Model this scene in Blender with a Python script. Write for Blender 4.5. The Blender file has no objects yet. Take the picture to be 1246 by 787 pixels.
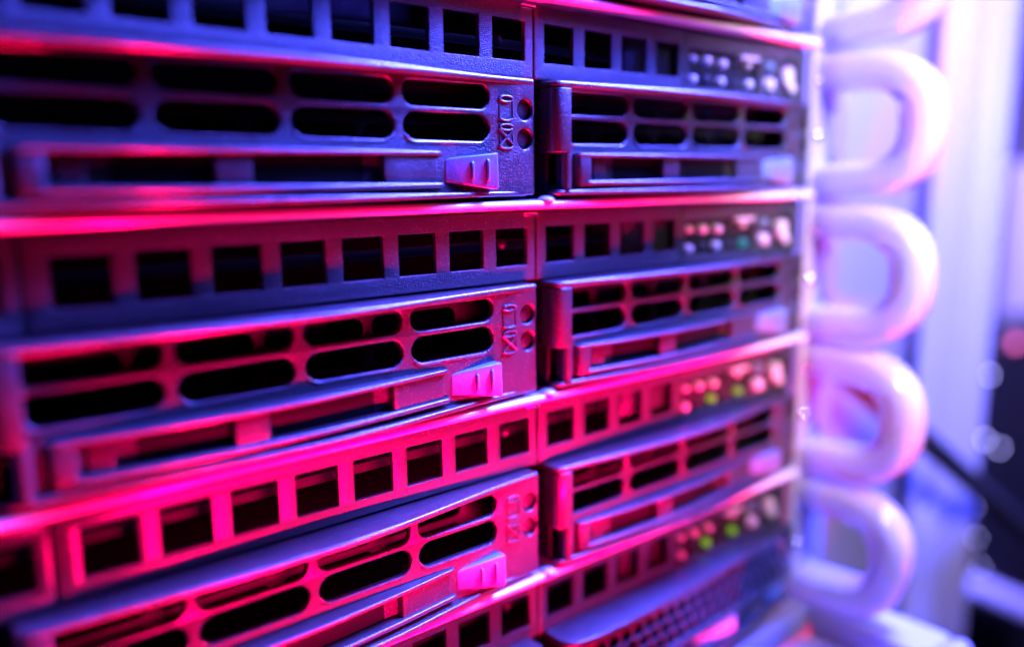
import bpy, bmesh, math, random
from mathutils import Vector, Matrix, Euler
random.seed(7)
S = 0.001                      # everything is modelled in millimetres
U = 44.45                      # one rack unit
scene = bpy.context.scene
C = scene.collection

# ------------------------------------------------------------------ materials
def nodes(name):
    m = bpy.data.materials.new(name); m.use_nodes = True
    nt = m.node_tree
    return m, nt, nt.nodes['Principled BSDF']

def plastic(name, col, rough=.42, grain=.35, dust=.5, spec=.5, gscale=3200, coat=0.0, trans=0.0):
    m, nt, b = nodes(name)
    N, L = nt.nodes, nt.links
    tc = N.new('ShaderNodeTexCoord'); oi = N.new('ShaderNodeObjectInfo')
    mul = N.new('ShaderNodeMath'); mul.operation = 'MULTIPLY'; mul.inputs[1].default_value = .73
    L.new(oi.outputs['Random'], mul.inputs[0])
    add = N.new('ShaderNodeVectorMath'); add.operation = 'ADD'
    L.new(tc.outputs['Object'], add.inputs[0]); L.new(mul.outputs[0], add.inputs[1])
    n1 = N.new('ShaderNodeTexNoise'); n1.inputs['Scale'].default_value = gscale; n1.inputs['Detail'].default_value = 2
    L.new(add.outputs[0], n1.inputs['Vector'])
    bp = N.new('ShaderNodeBump'); bp.inputs['Strength'].default_value = min(1, grain * 1.6); bp.inputs['Distance'].default_value = .0003
    L.new(n1.outputs['Fac'], bp.inputs['Height']); L.new(bp.outputs[0], b.inputs['Normal'])
    # broad handling wear in the gloss
    n2 = N.new('ShaderNodeTexNoise'); n2.inputs['Scale'].default_value = 160; n2.inputs['Detail'].default_value = 5
    L.new(add.outputs[0], n2.inputs['Vector'])
    mr = N.new('ShaderNodeMapRange'); mr.inputs['From Min'].default_value = .3; mr.inputs['From Max'].default_value = .7
    mr.inputs['To Min'].default_value = rough - .07; mr.inputs['To Max'].default_value = rough + .09
    L.new(n2.outputs['Fac'], mr.inputs['Value']); L.new(mr.outputs[0], b.inputs['Roughness'])
    # dust specks: pale points thrown over the plastic
    vo = N.new('ShaderNodeTexVoronoi'); vo.inputs['Scale'].default_value = 1500; vo.feature = 'F1'
    L.new(add.outputs[0], vo.inputs['Vector'])
    lt = N.new('ShaderNodeMath'); lt.operation = 'LESS_THAN'; lt.inputs[1].default_value = .16
    L.new(vo.outputs['Distance'], lt.inputs[0])
    n3 = N.new('ShaderNodeTexNoise'); n3.inputs['Scale'].default_value = 420
    L.new(add.outputs[0], n3.inputs['Vector'])
    gt = N.new('ShaderNodeMath'); gt.operation = 'GREATER_THAN'; gt.inputs[1].default_value = .47
    L.new(n3.outputs['Fac'], gt.inputs[0])
    mm = N.new('ShaderNodeMath'); mm.operation = 'MULTIPLY'
    L.new(lt.outputs[0], mm.inputs[0]); L.new(gt.outputs[0], mm.inputs[1])
    md = N.new('ShaderNodeMath'); md.operation = 'MULTIPLY'; md.inputs[1].default_value = dust
    L.new(mm.outputs[0], md.inputs[0])
    mix = N.new('ShaderNodeMix'); mix.data_type = 'RGBA'
    mix.inputs['A'].default_value = (*col, 1); mix.inputs['B'].default_value = (.3, .29, .28, 1)
    L.new(md.outputs[0], mix.inputs['Factor']); L.new(mix.outputs['Result'], b.inputs['Base Color'])
    b.inputs['Specular IOR Level'].default_value = spec
    b.inputs['Coat Weight'].default_value = coat; b.inputs['Coat Roughness'].default_value = .16
    b.inputs['Transmission Weight'].default_value = trans
    return m

def metal(name, col, rough, metallic=1.0, streak=.04):
    m, nt, b = nodes(name)
    N, L = nt.nodes, nt.links
    b.inputs['Base Color'].default_value = (*col, 1); b.inputs['Metallic'].default_value = metallic
    b.inputs['Coat Weight'].default_value = 0 if metallic else .6; b.inputs['Coat Roughness'].default_value = .12
    tc = N.new('ShaderNodeTexCoord'); mp = N.new('ShaderNodeMapping'); mp.inputs['Scale'].default_value = (60, 900, 2600)
    n = N.new('ShaderNodeTexNoise'); n.inputs['Scale'].default_value = 1; n.inputs['Detail'].default_value = 4
    L.new(tc.outputs['Object'], mp.inputs['Vector']); L.new(mp.outputs[0], n.inputs['Vector'])
    mr = N.new('ShaderNodeMapRange'); mr.inputs['To Min'].default_value = max(.02, rough - streak * 2); mr.inputs['To Max'].default_value = rough + streak * 2
    L.new(n.outputs['Fac'], mr.inputs['Value']); L.new(mr.outputs[0], b.inputs['Roughness'])
    return m

def lamp_mat(name, col, strength):
    m, nt, b = nodes(name)
    b.inputs['Base Color'].default_value = (*[c * .08 for c in col], 1)
    b.inputs['Emission Color'].default_value = (*col, 1); b.inputs['Emission Strength'].default_value = strength
    b.inputs['Roughness'].default_value = .15
    return m

M = dict(
    carrier=plastic('dark_moulded_plastic', (.022, .022, .0235), .34, .40, .55, coat=.55),
    panel=plastic('dark_painted_panel', (.023, .023, .0245), .43, .45, .45, coat=.25),
    lever=plastic('dark_lever_plastic', (.022, .022, .0235), .36, .35, .5, coat=.55),
    button=plastic('plum_button_plastic', (.095, .18, .30), .32, .18, .3),
    black=plastic('black_interior', (.010, .010, .011), .6, .1, 0, .2),
    inner=plastic('dark_inner_and_shade', (.005, .005, .0055), .5, .1, 0, .15),
    bar=plastic('dark_bar_paint', (.017, .016, .016), .5, .1, 0, .1),
    lip=metal('pale_painted_steel', (.60, .60, .62), .22, 0.0),
    rivet=plastic('grey_rivet', (.40, .40, .42), .28, .05, 0),
    steel=metal('zinc_steel', (.75, .75, .77), .22),
    white=plastic('white_powder_coat', (.80, .79, .80), .38, .08, 0),
    frame=plastic('pale_grey_frame_paint', (.29, .28, .30), .45, .08, 0),
    frame_dark=plastic('grey_frame_paint', (.17, .165, .175), .45, .08, 0),
    handle=plastic('white_glossy_plastic', (.92, .91, .92), .16, .02, 0, trans=.65, coat=.5),
    lens=plastic('clear_light_pipe', (.50, .50, .52), .10, .02, 0, coat=1.0),
    led_off=plastic('smoked_led_lens', (.022, .022, .026), .3, .3, .2),
    led_green=lamp_mat('lit_green_led', (.30, .62, .03), .6),
    led_cyan=lamp_mat('lit_cyan_led', (.08, .5, .6), .45),
    glint_blue=lamp_mat('glowing_blue_glint', (.40, .37, 1.0), 16.0),
    led_pink=lamp_mat('lit_pink_led', (1.0, .15, .55), 3.0),
    door=plastic('dark_cabinet_paint', (.12, .11, .14), .5, .1, 0),
    cable=plastic('black_cable_jacket', (.012, .012, .013), .45, .1, 0),
    label=plastic('pale_badge', (.55, .52, .55), .3, .05, 0),
)

# ------------------------------------------------------------------ mesh tools
class MB:
    """collects shapes (in mm) and links them as ONE mesh object"""
    def __init__(s): s.v, s.f = [], []
    def addmesh(s, vs, fs, mat=None):
        o = len(s.v)
        s.v += [tuple(mat @ Vector(v)) if mat else tuple(v) for v in vs]
        s.f += [tuple(i + o for i in f) for f in fs]
        return s
    def addbm(s, bm, mat=None):
        bm.verts.index_update()
        s.addmesh([v.co[:] for v in bm.verts], [[v.index for v in f.verts] for f in bm.faces], mat)
        bm.free(); return s
    def box(s, x0, x1, y0, y1, z0, z1, bev=.3, seg=2):
        bm = bmesh.new(); bmesh.ops.create_cube(bm, size=1)
        for v in bm.verts:
            v.co = Vector(((x0 + x1) / 2 + v.co.x * (x1 - x0), (y0 + y1) / 2 + v.co.y * (y1 - y0), (z0 + z1) / 2 + v.co.z * (z1 - z0)))
        if bev > 0:
            bmesh.ops.bevel(bm, geom=bm.edges[:], offset=bev, segments=seg, profile=.5, affect='EDGES')
        return s.addbm(bm)
    def hexa(s, pts, bev=.5, seg=3):
        """eight corners: front lower-left, lower-right, upper-right, upper-left, then the same at the back"""
        bm = bmesh.new(); v = [bm.verts.new(p) for p in pts]
        for f in ((0, 1, 2, 3), (5, 4, 7, 6), (4, 0, 3, 7), (1, 5, 6, 2), (3, 2, 6, 7), (4, 5, 1, 0)):
            bm.faces.new([v[i] for i in f])
        bmesh.ops.recalc_face_normals(bm, faces=bm.faces)
        if bev > 0:
            bmesh.ops.bevel(bm, geom=bm.edges[:], offset=bev, segments=seg, profile=.5, affect='EDGES')
        return s.addbm(bm)
    def plate(s, outline, holes, y0, y1, bev=.25, res=2, warp=None):
        """outline and holes in (x, z); front face at y0, back at y1 (y0 < y1)"""
        vs, fs = fill(outline, holes, y1 - y0, bev, res)
        out = [(x, y0 + (y1 - y0) / 2 - h, z) for x, z, h in vs]
        if warp: out = [warp(p) for p in out]
        return s.addmesh(out, fs)
    def slab(s, outline, z0, z1, bev=.25, res=2):
        """outline in plan (x, y), from z0 up to z1"""
        vs, fs = fill(outline, [], z1 - z0, bev, res)
        return s.addmesh([(x, y, (z0 + z1) / 2 + h) for x, y, h in vs], fs)
    def tube(s, pts, r, n=8, close=False, cap=True):
        pts = [Vector(p) for p in pts]; k = len(pts); rings = []; o = len(s.v)
        prev = None
        for i, p in enumerate(pts):
            a = pts[(i - 1) % k] if (close or i > 0) else p
            b = pts[(i + 1) % k] if (close or i < k - 1) else p
            t = (b - a).normalized()
            if prev is None:
                up = Vector((0, 1, 0)) if abs(t.y) < .8 else Vector((1, 0, 0))
                n1 = t.cross(up).normalized()
            else:
                n1 = (prev - t * prev.dot(t)).normalized()
            prev = n1; n2 = t.cross(n1)
            rr = r[i] if isinstance(r, (list, tuple)) else r
            for j in range(n):
                an = 2 * math.pi * j / n
                s.v.append(tuple(p + (n1 * math.cos(an) + n2 * math.sin(an)) * rr))
        for i in range(k if close else k - 1):
            for j in range(n):
                a0 = o + i * n + j; a1 = o + i * n + (j + 1) % n
                b0 = o + ((i + 1) % k) * n + j; b1 = o + ((i + 1) % k) * n + (j + 1) % n
                s.f.append((a0, b0, b1, a1))
        if cap and not close:
            s.f.append(tuple(o + j for j in range(n))); s.f.append(tuple(o + (k - 1) * n + j for j in reversed(range(n))))
        return s
    def lathe(s, c, axis, prof, n=20):
        """prof: (distance along axis, radius); open ends are closed by fans"""
        o = len(s.v); c = Vector(c); ax = Vector(axis).normalized()
        u = ax.orthogonal().normalized(); w = ax.cross(u)
        for h, r in prof:
            for j in range(n):
                a = 2 * math.pi * j / n
                s.v.append(tuple(c + ax * h + (u * math.cos(a) + w * math.sin(a)) * r))
        for i in range(len(prof) - 1):
            for j in range(n):
                s.f.append((o + i * n + j, o + i * n + (j + 1) % n, o + (i + 1) * n + (j + 1) % n, o + (i + 1) * n + j))
        s.f.append(tuple(o + j for j in reversed(range(n)))); e = o + (len(prof) - 1) * n
        s.f.append(tuple(e + j for j in range(n)))
        return s
    def build(s, name, mat, parent=None, dz=0, smooth=35, dx=0, dy=0):
        me = bpy.data.meshes.new(name)
        me.from_pydata([((x + dx) * S, (y + dy) * S, (z + dz) * S) for x, y, z in s.v], [], s.f)
        bm = bmesh.new(); bm.from_mesh(me)
        bmesh.ops.remove_doubles(bm, verts=bm.verts, dist=1e-7)
        bmesh.ops.recalc_face_normals(bm, faces=bm.faces)
        bm.to_mesh(me); bm.free()
        me.polygons.foreach_set('use_smooth', [True] * len(me.polygons))
        me.set_sharp_from_angle(angle=math.radians(smooth))
        me.materials.append(mat)
        o = bpy.data.objects.new(name, me); C.objects.link(o)
        if parent: o.parent = parent
        return o

def area_of(p): return abs(sum(p[i - 1][0] * p[i][1] - p[i][0] * p[i - 1][1] for i in range(len(p)))) / 2

def fill(outline, holes, thick, bev, res):
    """fill an outline with holes; when the tessellator slips, nudge the points by microns and try again"""
    want = area_of(outline) - sum(area_of(h) for h in holes)
    rnd = random.Random(3)
    for k in range(12):
        j = lambda p: [(x + rnd.uniform(-.004, .004) * k, y + rnd.uniform(-.004, .004) * k) for x, y in p]
        vs, fs = fill_once(j(outline), [j(h) for h in holes], thick, bev, res)
        top = max(v[2] for v in vs); got = 0; big = 0
        for f in fs:
            if all(abs(vs[i][2] - top) < 1e-4 for i in f): got += area_of([vs[i][:2] for i in f])
        slack = bev * (sum(math.dist(p[i - 1], p[i]) for p in [outline] + holes for i in range(len(p))))
        if want - slack * 1.25 - .5 < got < want + .5: break
    else: print('FILL FAILED', want, got, slack)
    return vs, fs

def fill_once(outline, holes, thick, bev, res):
    cu = bpy.data.curves.new('tmp', 'CURVE'); cu.dimensions = '2D'; cu.fill_mode = 'BOTH'
    for pts in [outline] + holes:
        sp = cu.splines.new('POLY'); sp.points.add(len(pts) - 1); sp.use_cyclic_u = True
        for p, q in zip(sp.points, pts): p.co = (q[0], q[1], 0, 1)
    cu.extrude = thick / 2 - bev; cu.bevel_depth = bev; cu.bevel_resolution = res; cu.offset = -bev
    ob = bpy.data.objects.new('tmp', cu); C.objects.link(ob)
    dg = bpy.context.evaluated_depsgraph_get(); dg.update()
    me = bpy.data.meshes.new_from_object(ob.evaluated_get(dg))
    vs = [v.co[:] for v in me.vertices]; fs = [tuple(p.vertices) for p in me.polygons]
    bpy.data.objects.remove(ob); bpy.data.curves.remove(cu); bpy.data.meshes.remove(me)
    return vs, fs

def rrect(x0, x1, z0, z1, r, n=6):
    """rounded rectangle; r one radius or four (lower-left, lower-right, upper-right, upper-left)"""
    r = [r] * 4 if not isinstance(r, (list, tuple)) else r
    out = []
    for (cx, cz, a0), q in zip(((x0, z0, 180), (x1, z0, 270), (x1, z1, 0), (x0, z1, 90)), r):
        sx = 1 if cx == x0 else -1; sz = 1 if cz == z0 else -1
        for i in range(n + 1):
            a = math.radians(a0 + 90 * i / n)
            out.append((cx + sx * q + q * math.cos(a), cz + sz * q + q * math.sin(a)))
            if q < 1e-6: break
    return out

def interp(tab, x):
    if x <= tab[0][0]: return tab[0][1]
    for (a, p), (b, q) in zip(tab, tab[1:]):
        if x <= b: return p + (q - p) * (x - a) / (b - a)
    return tab[-1][1]

def smooth_tab(tab, n=48):
    """the same profile with its kinks rounded"""
    x0, x1 = tab[0][0], tab[-1][0]; out = []
    for i in range(n + 1):
        x = x0 + (x1 - x0) * i / n; w = 3.0; acc = 0
        for k in range(-4, 5): acc += interp(tab, min(x1, max(x0, x + w * k / 4)))
        out.append((x, acc / 9))
    return out

# ------------------------------------------------------------------ tree tools
def tag(o, label=None, cat=None, group=None, kind=None):
    if label: o['label'] = label
    if cat: o['category'] = cat
    if group: o['group'] = group
    if kind: o['kind'] = kind
    return o

def thing(name, label, cat, loc, group=None):
    o = bpy.data.objects.new(name, None); C.objects.link(o)
    o.empty_display_size = .01
    o.location = [q * S for q in loc]
    return tag(o, label, cat, group)

def copy_tree(o, parent=None):
    c = o.copy(); C.objects.link(c)
    if parent: c.parent = parent
    for ch in [q for q in bpy.data.objects if q.parent == o]: copy_tree(ch, c)
    return c

# ------------------------------------------------------------------ drive carrier
ZB = 46.0                       # carrier meshes: local z 0 is this far under the unit's top
W = 105.0
PROF = smooth_tab([(0, -5.0), (8, -5.6), (22, -6.9), (38, -8.0), (54, -8.4), (66, -7.7), (80, -5.9), (93, -4.2), (105, -3.5)])
LEV = smooth_tab([(8, -5.2), (22, -6.5), (38, -7.4), (50, -7.3), (66, -6.1), (80.6, -4.4)])

def front(tab, x0, x1, d=0, r0=0, r1=0):
    """front edge points from x0 to x1 along a profile, with rounded end corners"""
    pts = []
    if r0:
        y = interp(tab, x0 + r0) + d
        for i in range(7):
            a = math.radians(180 + 90 * i / 6); pts.append((x0 + r0 + r0 * math.cos(a), y + r0 + r0 * math.sin(a)))
    else: pts.append((x0, interp(tab, x0) + d))
    for x, _ in tab:
        if x0 + r0 + .3 < x < x1 - r1 - .3: pts.append((x, interp(tab, x) + d))
    if r1:
        y = interp(tab, x1 - r1) + d
        for i in range(7):
            a = math.radians(270 + 90 * i / 6); pts.append((x1 - r1 + r1 * math.cos(a), y + r1 + r1 * math.sin(a)))
    else: pts.append((x1, interp(tab, x1) + d))
    return pts

def make_carrier():
    t = thing('drive_carrier', 'x', 'drive carrier', (0, 0, 0), 'slotted drive carriers')
    B = lambda mb, n, m, p=t: mb.build(n, m, p, ZB)
    # slotted face with the icon field at its right end
    holes = []
    for k in range(4):
        x0 = 4.5 + 22.57 * k; x1 = x0 + 20.6
        if k == 0: x0 += .2
        rl = 2.8 if k else 1.0
        holes.append(rrect(x0, x1, -34.6, -29.0, [rl, 2.8, 2.8, rl], 8))
        holes.append(rrect(x0, x1, -27.9, -23.0, [2.5 if k else 1.6, 2.5, 1.9, 1.9 if k else .8], 8))
    for z in (-27.6, -33.7):
        holes.append([(102.35 + 2.05 * math.cos(a), z + 2.15 * math.sin(a)) for a in [2 * math.pi * i / 24 for i in range(24)]])
    mb = MB().plate(rrect(3, W, -45.6, -21.2, .4), holes, -3.4, -1.6, .42, 4)
    for k in range(4):                          # raised rim round the lower half of each lower slot
        x0 = 4.5 + 22.57 * k; x1 = x0 + 20.6; rim = []
        if k == 0: x0 += .2
        for i in range(9):
            a = math.radians(196 + 74 * i / 8); rim.append((x0 + 2.8 + 3.02 * math.cos(a), -3.22, -31.8 + 3.02 * math.sin(a)))
        for i in range(9):
            a = math.radians(270 + 74 * i / 8); rim.append((x1 - 2.8 + 3.02 * math.cos(a), -3.22, -31.8 + 3.02 * math.sin(a)))
        mb.tube(rim, [.08, .2, .3] + [.4] * 12 + [.3, .2, .08], 10)
    B(mb, 'face_plate', M['carrier'])
    # curved visor over the slots
    mb = MB().slab(front(PROF, .0, W, 0, 2.4, .5) + [(W, 6), (0, 6)], -22.35, -20.9, .68, 4)
    B(mb, 'visor', M['carrier'])
    # rounded block at the left end
    mb = MB().slab(front(PROF, .0, 4.8, 0, 2.4, .5) + [(4.8, 0), (0, 0)], -36.4, -22.45, .25, 2)
    B(mb, 'end_block', M['carrier'])
    # bottom ledge
    mb = MB().slab(front(PROF, .4, W - 1.6, .35, 2.4, 1.0) + [(W - 1.6, -2), (.4, -2)], -45.85, -44.7, .48, 3)
    B(mb, 'bottom_ledge', M['carrier'])
    # carrier body behind the face, and the second grille seen through the slots
    mb = MB().box(.3, 1.3, -1.5, 16, -45, -21.5, .1).box(W - 1.3, W - .3, -1.5, 16, -45, -21.5, .1).box(1, W - 1, -1.5, 16, -45.7, -44.6, .1).box(1, W - 1, -1.5, 16, -36.6, -35.4, .1)
    B(mb, 'sled_frame', M['inner'])
    ih = []
    for k in range(-1, 4):
        x0 = 23.0 + 22.6 * k
        if k < 0: x0 = 3.0
        if k == 3: continue
        ih.append(rrect(x0, x0 + (20.6 if k >= 0 else 18), -29.4, -25.2, 1.9)); ih.append(rrect(x0, x0 + (20.6 if k >= 0 else 18), -35.2, -31.0, 1.9))
    mb = MB().plate(rrect(2, W - 1.5, -36.4, -22.4, .2), ih, 5.0, 6.0, .15, 1)
    B(mb, 'inner_grille', M['inner'])
    mb = MB().box(4, 60, 8.5, 9.2, -27.9, -24.2, .1).box(66, W - 16, 9.5, 10.2, -29.5, -25.4, .1).box(70, 78, 9.0, 9.4, -34, -31, .1)
    B(mb, 'drive_body', M['black'])
    # latch lever: upper and lower flange, sunk web, blocks
    lv = MB().slab(front(LEV, 7.0, 80.7, 0, 1.6, 1.4) + [(80.7, -1.9), (7.0, -1.9)], -37.4, -36.5, .36, 3)
    lv.slab(front(LEV, 9.6, 80.9, -.25, 1.2, 1.4) + [(80.9, -1.9), (9.6, -1.9)], -43.75, -42.7, .42, 3)
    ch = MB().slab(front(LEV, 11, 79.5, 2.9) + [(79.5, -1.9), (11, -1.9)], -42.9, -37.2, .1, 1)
    lever = B(lv, 'latch_lever', M['lever'])
    ch.build('lever_channel', M['inner'], lever, ZB)  # web coloured darker than the lever, standing for the shade of its depth
    for (a, b, d) in ((12.5, 16.6, 1.4), (35, 41.2, .9), (66.6, 79.6, .7)):
        mb = MB().slab(front(LEV, a, b, d, .4, .5) + [(b, -2.2), (a, -2.2)], -42.85, -37.25, .2, 2)
        o = mb.build('lever_block', M['lever'], lever, ZB)
    mb = MB().slab(front(LEV, 7.0, 11.4, .15, 1.4, .8) + [(11.4, -2.2), (7.0, -2.2)], -43.9, -37.2, .25, 2)
    mb.build('lever_block', M['lever'], lever, ZB)
    mb = MB().lathe((4.1, -3.9, -44.6), (0, 0, 1), [(0, 1.35), (8.4, 1.35)], 16)
    mb.build('hinge_pin', M['lever'], lever, ZB)
    # release button, turned a little to the left, with two ribs
    mb = MB().hexa([(81.4, -3.6, -42.6), (93.0, -6.3, -44.3), (93.0, -6.1, -36.7), (81.4, -3.4, -38.0),
                    (81.4, -1.4, -42.6), (93.0, -1.6, -44.3), (93.0, -1.6, -36.9), (81.4, -1.4, -37.6)], .42, 4)
    bt = B(mb, 'release_button', M['button'])
    for fx, z1, z0 in ((.50, -39.0, -41.9), (.79, -38.5, -42.2)):
        x = 81.4 + 11.6 * fx; y = -3.45 - 2.7 * fx
        mb = MB().tube([(x, y + .1, z1 + .3), (x, y - .2, z1), (x, y - .24, (z0 + z1) / 2), (x, y - .2, z0), (x, y + .1, z0 - .3)], .38, 10)
        mb.build('grip_rib', M['button'], bt, ZB)
    # status lights in their wells, and the two raised disk symbols
    for z in (-27.6, -33.7):
        mb = MB().lathe((102.35, -2.2, z), (0, -1, 0), [(0, 1.95), (.1, 1.9), (.22, 1.5), (.28, .9), (.3, .2)], 24)
        B(mb, 'led_or_glint', M['led_off'])
    def sym(zc, cross):
        mb = MB(); xc = 97.2; r = .27; y = -3.52; w = 1.75
        el = lambda zz, a0, a1, n=16: [(xc + w * math.cos(math.radians(a0 + (a1 - a0) * i / n)), y, zz + .62 * math.sin(math.radians(a0 + (a1 - a0) * i / n))) for i in range(n + 1)]
        mb.tube(el(zc + 1.95, 0, 337.5, 15), r, 8, True)
        mb.tube(el(zc - 1.85, 180, 360), r, 8)
        if cross:
            mb.tube([(xc - w - .15, y, zc + 1.75), (xc - w, y, zc + 1.4), (xc + w, y, zc - 1.7), (xc + w + .1, y, zc - 1.9)], r, 8)
            mb.tube([(xc + w + .15, y, zc + 1.75), (xc + w, y, zc + 1.4), (xc - w, y, zc - 1.7), (xc - w - .1, y, zc - 1.9)], r, 8)
        mb.tube([(xc - w, y + .08, zc + 1.9), (xc - w, y + .08, zc - 1.9)], .13, 6)
        mb.tube([(xc + w, y + .08, zc + 1.9), (xc + w, y + .08, zc - 1.9)], .13, 6)
        return mb
    B(sym(-27.5, False), 'disk_symbol', M['carrier'])
    B(sym(-33.3, True), 'crossed_disk_symbol', M['carrier'])
    return t

# ------------------------------------------------------------------ mesh fronted carrier of the lowest unit
MPROF = smooth_tab([(0, -9.0), (8, -10.6), (20, -10.9), (50, -9.7), (80, -7.9), (105, -5.6)])
def make_mesh_carrier():
    t = thing('mesh_drive_carrier', 'x', 'drive carrier', (0, 0, 0), 'mesh fronted drive carriers')
    B = lambda mb, n, m, p=t: mb.build(n, m, p, ZB)
    mb = MB().slab(front(MPROF, 0, W, 0, 4.5, 1.5) + [(W, 6), (0, 6)], -21.6, -19.9, .42, 3)
    B(mb, 'visor', M['carrier'])
    holes = []
    for r in range(3):
        n = 21
        for k in range(n):
            x = 5.6 + 4.6 * k + (2.3 if r % 2 else 0); z = -24.6 - 3.9 * r
            holes.append([(x + 2.05 * math.cos(math.radians(90 + 60 * i)), z + 2.05 * math.sin(math.radians(90 + 60 * i))) for i in range(6)])
    warp = lambda p: (p[0], p[1] + interp(MPROF, p[0]) + .5, p[2])
    mb = MB().plate(rrect(1.5, W - .6, -35.4, -21.65, .3), holes, 0, 1.4, .3, 1, warp)
    B(mb, 'hex_mesh', M['carrier'])
    mb = MB().slab(front(MPROF, .4, W, .2, 4.5, 1.5) + [(W, 4), (.4, 4)], -37.0, -35.0, .5, 3)
    mb.slab(front(MPROF, 1, W, 2.2, 3.5, 1.5) + [(W, 4), (1, 4)], -43.8, -36.9, .3, 2)
    mb.slab(front(MPROF, .4, W, .2, 4.5, 1.5) + [(W, 4), (.4, 4)], -45.4, -43.5, .4, 3)
    B(mb, 'lower_frame', M['carrier'])
    mb = MB().box(50, 70, interp(MPROF, 60) + .9, -4, -42.4, -37.6, .5, 3)
    B(mb, 'badge', M['label'])
    mb = MB().box(90, 99, interp(MPROF, 95) + .6, -3, -42.4, -37.6, .5, 3)
    B(mb, 'release_button', M['button'])
    mb = MB().box(1, W - 1, 3, 12, -45, -21.7, .1)
    B(mb, 'sled_frame', M['black'])
    return t

# ------------------------------------------------------------------ server
XL, XR = -206.4, 109.7          # the part of the width that the picture can see, to the right end
COLS = (-206.4, -103.2, 0.0)
def make_server():
    t = thing('rack_server', 'x', 'server', (0, 0, 0), 'servers stacked in the rack')
    B = lambda mb, n, m, p=t: mb.build(n, m, p, U)
    # folded steel lip of the top cover
    sec = [(20, -2.3), (-2.8, -2.3)] + [(-3.4 - .95 * math.cos(math.radians(a)), -3.35 + .95 * math.sin(math.radians(a))) for a in (70, 45, 20, 0, -20, -45, -70)] + [(-3.0, -4.4), (-.6, -4.4), (-.6, -3.1), (20, -3.1)]
    mb = MB(); n = len(sec)
    mb.v = [(XL, y, z) for y, z in sec] + [(XR, y, z) for y, z in sec]
    mb.f = [(i, (i + 1) % n, n + (i + 1) % n, n + i) for i in range(n)] + [tuple(range(n))[::-1], tuple(range(n, 2 * n))]
    B(mb, 'top_cover', M['lip'])
    # square holed panels over the first two visible columns, four holes over the last
    for ci, x in enumerate(COLS):
        cnt = 8 if ci < 2 else 4
        first = x + (3.18 if ci == 2 else 4.0)
        holes = [rrect(first + 12.53 * k, first + 12.53 * k + 8.98, -16.93, -8.48, .3, 2) for k in range(cnt)]
        x1 = x + 103.2 - .25 if ci < 2 else 51.5
        mb = MB().plate(rrect(x + .3, x1, -20.4, -4.9, .5, 3), holes, 0, 1.3, .2, 2)
        B(mb, 'vent_panel', M['panel'])
    # rivets on the lip over the joints between columns
    for x in (.5,):
        mb = MB().lathe((x, -3.0, -2.6), (0, 0, 1), [(0, 2.0), (.4, 1.95), (.8, 1.5), (1.05, .8), (1.1, .1)], 20)
        B(mb, 'rivet', M['rivet'])
        mb = MB().box(x - 4.6, x - .5, -.9, 1, -6.0, -5.2, .25)
        B(mb, 'latch_tab', M['steel'])
    # chassis: black inside, cross bar and floor behind the face
    mb = MB().box(XL, XR, 26, 160, -44.2, -2.4, .2)
    B(mb, 'chassis', M['black'])
    mb = MB().box(XL, XR - 1, 6.0, 7.2, -13.7, -11.6, .15)
    B(mb, 'cross_bar', M['bar'])
    mb = MB().box(XL, XR, .3, 26, -20.5, -19.8, .1)
    B(mb, 'bay_shelf', M['black'])
    mb = MB().box(32.5, 51.2, 3.2, 20, -19.7, -5.2, .3)
    B(mb, 'module_case', M['panel'])
    B(MB().box(XR - .7, XR, 1.5, 26, -44, -3.2, .1), 'side_wall', M['inner'])
    mb = MB().lathe((-6.2, 5, -12.4), (0, -1, 0), [(0, 1.2), (.5, 1.2), (1.0, .8), (1.2, .2)], 14)
    B(mb, 'screw', M['lever'])
    # control panel at the right end
    cp = MB().plate(rrect(52, XR - .4, -20.4, -4.9, .5, 3), [rrect(53.5, 85.2, -19.0, -9.2, .8, 3), rrect(87.6, 93.4, -18.6, -9.0, 1, 3), rrect(96, 104.6, -19, -9.0, 2.4, 4)], 0, 1.3, .2, 2)
    cp = B(cp, 'control_panel', M['panel'])
    mb = MB().box(52.5, 106, 1.5, 2.2, -19.8, -8.2, .1)
    mb.build('recess_back', M['black'], cp, U)
    dome = lambda x, z, r, h: MB().lathe((x, 1.6, z), (0, -1, 0), [(0, r), (h * .6, r), (h * .82, r * .86), (h * .95, r * .55), (h, r * .1)], 16)
    for k in range(5):
        x = 55.8 + 6.3 * k
        dome(x + (.3, -.4, .1, .4, -.2)[k], -11.8 + (.2, 0, -.3, .1, .3)[k], (1.0, 1.3, 1.25, .85, .9)[k], (1.9, 2.5, 2.4, 1.6, 1.8)[k]).build('light_pipe', M['led_off' if k == 3 else 'lens'], cp, U)
        m = M['led_off' if k in (1, 3) else 'lens']
        o = dome(x + (.2, .1, -.3, 0, .2)[k], -16.7 + (-.2, .2, 0, -.3, 0)[k], (1.3, 1.0, 1.2, .95, 1.25)[k], (2.1, 1.6, 2.2, 1.6, 2.1)[k]).build('indicator_light', m, cp, U)
        o['slot'] = k
    MB().plate(rrect(76, 84.4, -10.3, -9.2, .5, 4), [], -.7, 1.5, .3, 2).build('port_cover', M['lens'], cp, U)
    dome(90.4, -11.2, 1.7, 2.4).build('power_button', M['button'], cp, U)
    dome(90.4, -16.2, 2.0, 2.8).build('indicator_light', M['lens'], cp, U)
    MB().plate(rrect(97.4, 101.6, -16.4, -10.6, 2.0, 5), [], -.9, 1.5, .5, 3).build('service_button', M['lens'], cp, U)
    dome(102.2, -16.6, 1.6, 2.4).build('indicator_light', M['lens'], cp, U)
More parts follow.
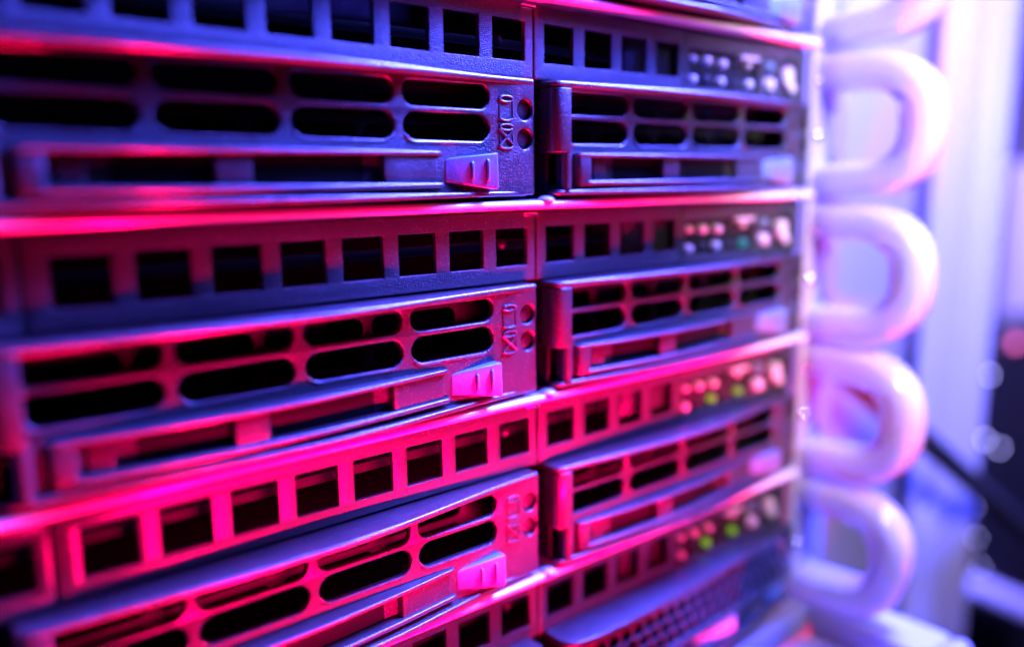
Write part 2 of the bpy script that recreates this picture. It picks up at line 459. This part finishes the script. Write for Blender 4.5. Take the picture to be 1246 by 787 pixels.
    # mounting ear with thumbscrews and its D shaped pull handle
    eh = [[(123.5 + 1.3 * math.cos(2 * math.pi * i / 14), z + 1.3 * math.sin(2 * math.pi * i / 14)) for i in range(14)] for z in (-6.5, -22, -37.5)]
    ear = B(MB().plate(rrect(110.4, 131.5, -44.0, -.5, .8, 4), eh, -1.6, .4, .4, 2), 'mounting_ear', M['frame'])
    for z in (-14, -30):
        mb = MB().lathe((114.2, -1.5, z), (0, -1, 0), [(0, 2.0), (.5, 1.95), (1.0, 1.7), (1.5, 1.1), (1.7, .2)], 16)
        mb.build('ear_screw', M['steel'], ear, U)
    # handle: a flat band bent into a D in the plane square to the front
    path = []
    zt, zb, yf = -12.0, -43.6, -31.5
    cz = (zt + zb) / 2; hz = (zt - zb) / 2
    for i in range(25):
        a = math.radians(90 - 180 * i / 24)
        path.append((-14 + (yf + 14) * max(0, math.cos(a)) ** .8, cz + hz * math.copysign(abs(math.sin(a)) ** .8, math.sin(a))))
    path = [(0, zt + .8), (-5, zt + .6)] + path + [(-5, zb - .6), (0, zb - .8)]
    mb = MB(); prof = rrect(-6.8, 6.8, -5.6, 5.6, 4.2, 5); k = len(prof)
    for i, (y, z) in enumerate(path):
        a = path[max(0, i - 1)]; b = path[min(len(path) - 1, i + 1)]
        ty, tz = b[0] - a[0], b[1] - a[1]; l = math.hypot(ty, tz); ny, nz = -tz / l, ty / l
        for (px, pn) in prof: mb.v.append((119.5 + px, y + ny * pn, z + nz * pn))
    for i in range(len(path) - 1):
        for j in range(k): mb.f.append((i * k + j, i * k + (j + 1) % k, (i + 1) * k + (j + 1) % k, (i + 1) * k + j))
    mb.f += [tuple(range(k)), tuple(range((len(path) - 1) * k, len(path) * k))[::-1]]
    B(mb, 'pull_handle', M['handle'])
    return t

# ------------------------------------------------------------------ placing
row_dx = {0: 0, 1: -.35, 2: 0, 3: .4, 4: .2}
server_labels = {
    0: 'topmost server, cut off by the top edge of the photo, white handle partly showing',
    1: 'blue lit server second from the top, white icons and button in sharpest focus',
    2: 'server in the middle of the stack, under the bright pink steel lip that runs level',
    3: 'fully magenta lit server with red light glowing inside its square vents',
    4: 'lowest dark server with mesh fronted drive bays, just above the white tray'}
carrier_labels = {
    (0, 1): 'drive carrier cut off by the top edge, right of centre',
    (0, 0): 'drive carrier above the top edge on the left',
    (1, 0): 'blue violet drive carrier with sharply focused lilac button, above the level pink lip',
    (1, 1): 'blue violet drive carrier right of the sharply focused one, below white lit light pipes',
    (2, 0): 'drive carrier with half blue, half magenta face and pink button, left of the joint',
    (2, 1): 'half blue, half magenta drive carrier just under the glowing cyan light',
    (3, 0): 'hot magenta drive carrier with glittering blue top ledge, front lower left',
    (3, 1): 'hot magenta drive carrier right of the joint, above the curved mesh front',
    (1, -1): 'blurred drive carrier at the left edge beside the sharply focused blue one',
    (2, -1): 'blurred magenta drive carrier peeking in at the left edge, middle height',
    (3, -1): 'blurred magenta drive carrier peeking in at the lower left corner',
    (4, 0): 'mesh fronted carrier of which only a pale corner shows at the bottom edge',
    (4, 1): 'dark mesh fronted drive carrier with curved top ledge and pale badge, bottom right'}
COLX = {-1: -217.5, 0: -107.8, 1: 1.9}
SEEN = {(0, 1), (1, 0), (1, 1), (2, 0), (2, 1), (3, 0), (3, 1), (2, -1), (4, 0), (4, 1)}

srv = make_server(); car = make_carrier(); mcar = make_mesh_carrier()
servers = {}
for r in range(5):
    s = srv if r == 0 else copy_tree(srv)
    z0 = -(r - 2) * U
    s.location = (row_dx[r] * S, 0, (z0 - U) * S); s['label'] = server_labels[r]
    servers[r] = s
    lit = {2: ((4,), 'led_cyan'), 3: ((2, 4), 'led_green'), 4: ((2, 4), 'led_green')}.get(r)
    if lit:                                     # one indicator is lit: it gets its own lamp material
        for ch in s.children_recursive:
            if ch.name.startswith('indicator_light') and ch.get('slot', -1) in lit[0]:
                ch.data = ch.data.copy(); ch.data.materials[0] = M[lit[1]]
                ch['label'] = 'lit green indicator light' if lit[1] == 'led_green' else 'lit cyan indicator light'
    for c in (-1, 0, 1):
        if (r, c) not in SEEN: continue
        if r < 4:
            o = car if (r, c) == (0, 1) else copy_tree(car)
        else:
            o = mcar if c == 0 else copy_tree(mcar)
        if c == 0 and r < 4: o.scale.x = 1.024
        o.location = ((COLX[c] - (2.5 if c == 0 and r < 4 else 0) + row_dx[r]) * S, 0, (z0 - ZB) * S); o['label'] = carrier_labels[(r, c)]
for o in bpy.data.objects:
    if 'slot' in o: del o['slot']

# ------------------------------------------------------------------ white tray under the stack
t = thing('equipment_tray', 'pale white edged tray jutting out below the lowest server', 'tray', (0, 0, -160))
B = lambda mb, n, m: mb.build(n, m, t, 160)
mb = MB().box(70, 134, -8, 4, -150, -139.5, 2, 3).box(70, 74, -46, -8.3, -150, -140, 1, 2).box(112, 134, -46, -8.3, -150, -140, 2, 3).box(112.5, 117, -46, -8.5, -141, -138.4, 1, 3).box(70, 134, -52, -46.3, -150, -140, 2, 3)
B(mb, 'rim', M['frame'])
mb = MB().box(74.2, 111.8, -46, -8.3, -150, -148, .4)
B(mb, 'floor_panel', M['label'])
mb = MB().lathe((104, -22, -148), (0, 0, 1), [(0, 4), (2.5, 4), (3.3, 3), (3.4, .3)], 20)
B(mb, 'knob', M['handle'])

# ------------------------------------------------------------------ what stands behind, to the right
t = thing('rack_post', 'tall pale lavender rack post behind the row of white handles', 'rack post', (300, 40, -320))
B = lambda mb, n, m: mb.build(n, m, t, 320, dx=-300, dy=-40)
ph = [[(291 + 6 * math.cos(2 * math.pi * i / 18), z + 6 * math.sin(2 * math.pi * i / 18)) for i in range(18)] for z in (-161, 120)]
mb = MB().plate(rrect(273, 312, -320, 260, 2), ph, 30, 34, 1.0, 2)
mb.hexa([(312, 30, -320), (324, 20, -320), (324, 20, 260), (312, 30, 260), (312, 34, -320), (326, 23, -320), (326, 23, 260), (312, 34, 260)], .6, 2)
B(mb, 'post_face', M['frame'])
B(MB().box(130, 252, 30, 34, -320, 260, .8), 'side_frame', M['frame_dark'])
B(MB().box(240, 285, 56, 60, -320, 260, .5), 'rear_web', M['frame'])
B(MB().lathe((291, 40, -161), (0, -1, 0), [(0, 5.2), (3, 5.2), (5, 3)], 18), 'post_bolt', M['door'])

t = thing('cabinet_door', 'dark indigo cabinet wall far behind the rack post at right', 'cabinet', (900, 220, -620))
B = lambda mb, n, m: mb.build(n, m, t, 620, dx=-900, dy=-220)
B(MB().box(330, 1500, 220, 226, -620, 400, 1), 'door_panel', M['door'])
B(MB().box(868, 1150, 200, 219.5, -330, 14, 3), 'pale_plate', M['white'])

t = thing('power_strip', 'black power strip dotted with blurred glowing dots for glints, far lower right', 'power strip', (560, 118, -520))
B = lambda mb, n, m: mb.build(n, m, t, 520, dx=-560, dy=-118)
B(MB().box(400, 900, 120, 180, -520, -140, 4), 'housing', M['cable'])
for x, z, e in ((602.5, -160.6, 1.5), (604.7, -216.8, 1.6), (639.2, -231.5, 1.5), (593.6, -274, .8), (606.8, -305.1, .8), (622, -336.4, .9), (576.9, -320.4, .8)):
    B(MB().lathe((x, 120, z), (0, -1, 0), [(0, e), (1, e), (1.8, e * .6), (2, e * .1)], 12), 'led_or_glint', M['glint_blue'])  # emissive dots stand in for glints off shiny screws
B(MB().lathe((650, 120, -140), (0, -1, 0), [(0, 4), (3, 4), (5, 3), (6, 1)], 18), 'pilot_lamp', M['led_pink'])
B(MB().tube([(540, 104, -318), (590, 100, -344), (650, 98, -376), (720, 98, -410)], [9, 12, 13, 13], 14), 'plug', M['white'])

o = MB().tube([(150, 18, -60), (190, 14, -84), (212.8, 10, -99.7), (238, 10, -114), (300, 10, -151), (367.6, 10, -192), (453, 10, -241), (560, 14, -300)], 5.2, 14).build('power_cable', M['cable'])
tag(o, 'black cable running slantwise across the pale rack post, lower right', 'cable')

# ------------------------------------------------------------------ lamps
def area(name, loc, target, size, energy, col, size_y=None, spread=180):
    l = bpy.data.lights.new(name, 'AREA'); l.energy = energy; l.color = col
    l.size = size * S; l.spread = math.radians(spread)
    if size_y: l.shape = 'RECTANGLE'; l.size_y = size_y * S
    o = bpy.data.objects.new(name, l); C.objects.link(o)
    o.location = Vector(loc) * S
    o.rotation_euler = (Vector(target) - Vector(loc)).to_track_quat('-Z', 'Y').to_euler()
    return o
def spot(name, loc, target, energy, col, cone, blend, radius):
    l = bpy.data.lights.new(name, 'SPOT'); l.energy = energy; l.color = col
    l.spot_size = math.radians(cone); l.spot_blend = blend; l.shadow_soft_size = radius * S
    o = bpy.data.objects.new(name, l); C.objects.link(o)
    o.location = Vector(loc) * S
    o.rotation_euler = (Vector(target) - Vector(loc)).to_track_quat('-Z', 'Y').to_euler()
    return o
area('blue_lamp', (60, -80, 118), (10, 0, 0), 26, .50, (.06, .045, 1.0))
area('blue_high_lamp', (205, -64, 255), (0, 0, -50), 150, 58.0, (.06, .075, 1.0))
area('red_front_lamp', (2, -85, -96), (0, 0, -61), 160, .45, (1.0, .0, .11), 14, 74)
spot('red_under_lamp', (15, -86, -420), (10, 0, -40), 72.0, (1.0, .0, .06), 70, .5, 9)
spot('red_handle_fill', (165, -150, -150), (120, -25, -30), 1.9, (1.0, .0, .25), 50, .5, 12)  # added fill that puts pink on the handles, out of the other reds' reach
spot('white_side_lamp', (60, -250, 150), (190, 0, -10), 11.0, (1.0, .86, .90), 54, .7, 25)
area('blue_door_fill', (700, -250, 300), (920, 220, -100), 200, 16.0, (.28, .22, 1.0))  # added fill that lifts the far cabinet wall out of black

w = bpy.data.worlds.new('World'); scene.world = w; w.use_nodes = True
w.node_tree.nodes['Background'].inputs[0].default_value = (.10, .09, .6, 1); w.node_tree.nodes['Background'].inputs[1].default_value = .03

# ------------------------------------------------------------------ camera
cd = bpy.data.cameras.new('Camera'); cam = bpy.data.objects.new('Camera', cd); C.objects.link(cam)
cam.location = (-125.3885 * S, -142.6155 * S, 2.4829 * S)
cam.rotation_euler = (1.397638, .009438, -.693584)
cd.sensor_width = 36; cd.lens = 1009.436 / 1246 * 36
cd.clip_start = .005; cd.clip_end = 20
cd.dof.use_dof = True; cd.dof.focus_distance = .174; cd.dof.aperture_fstop = 3.6
scene.camera = cam
vs = scene.view_settings; vs.view_transform = 'Standard'; vs.look = 'None'; vs.exposure = 0; vs.gamma = 1
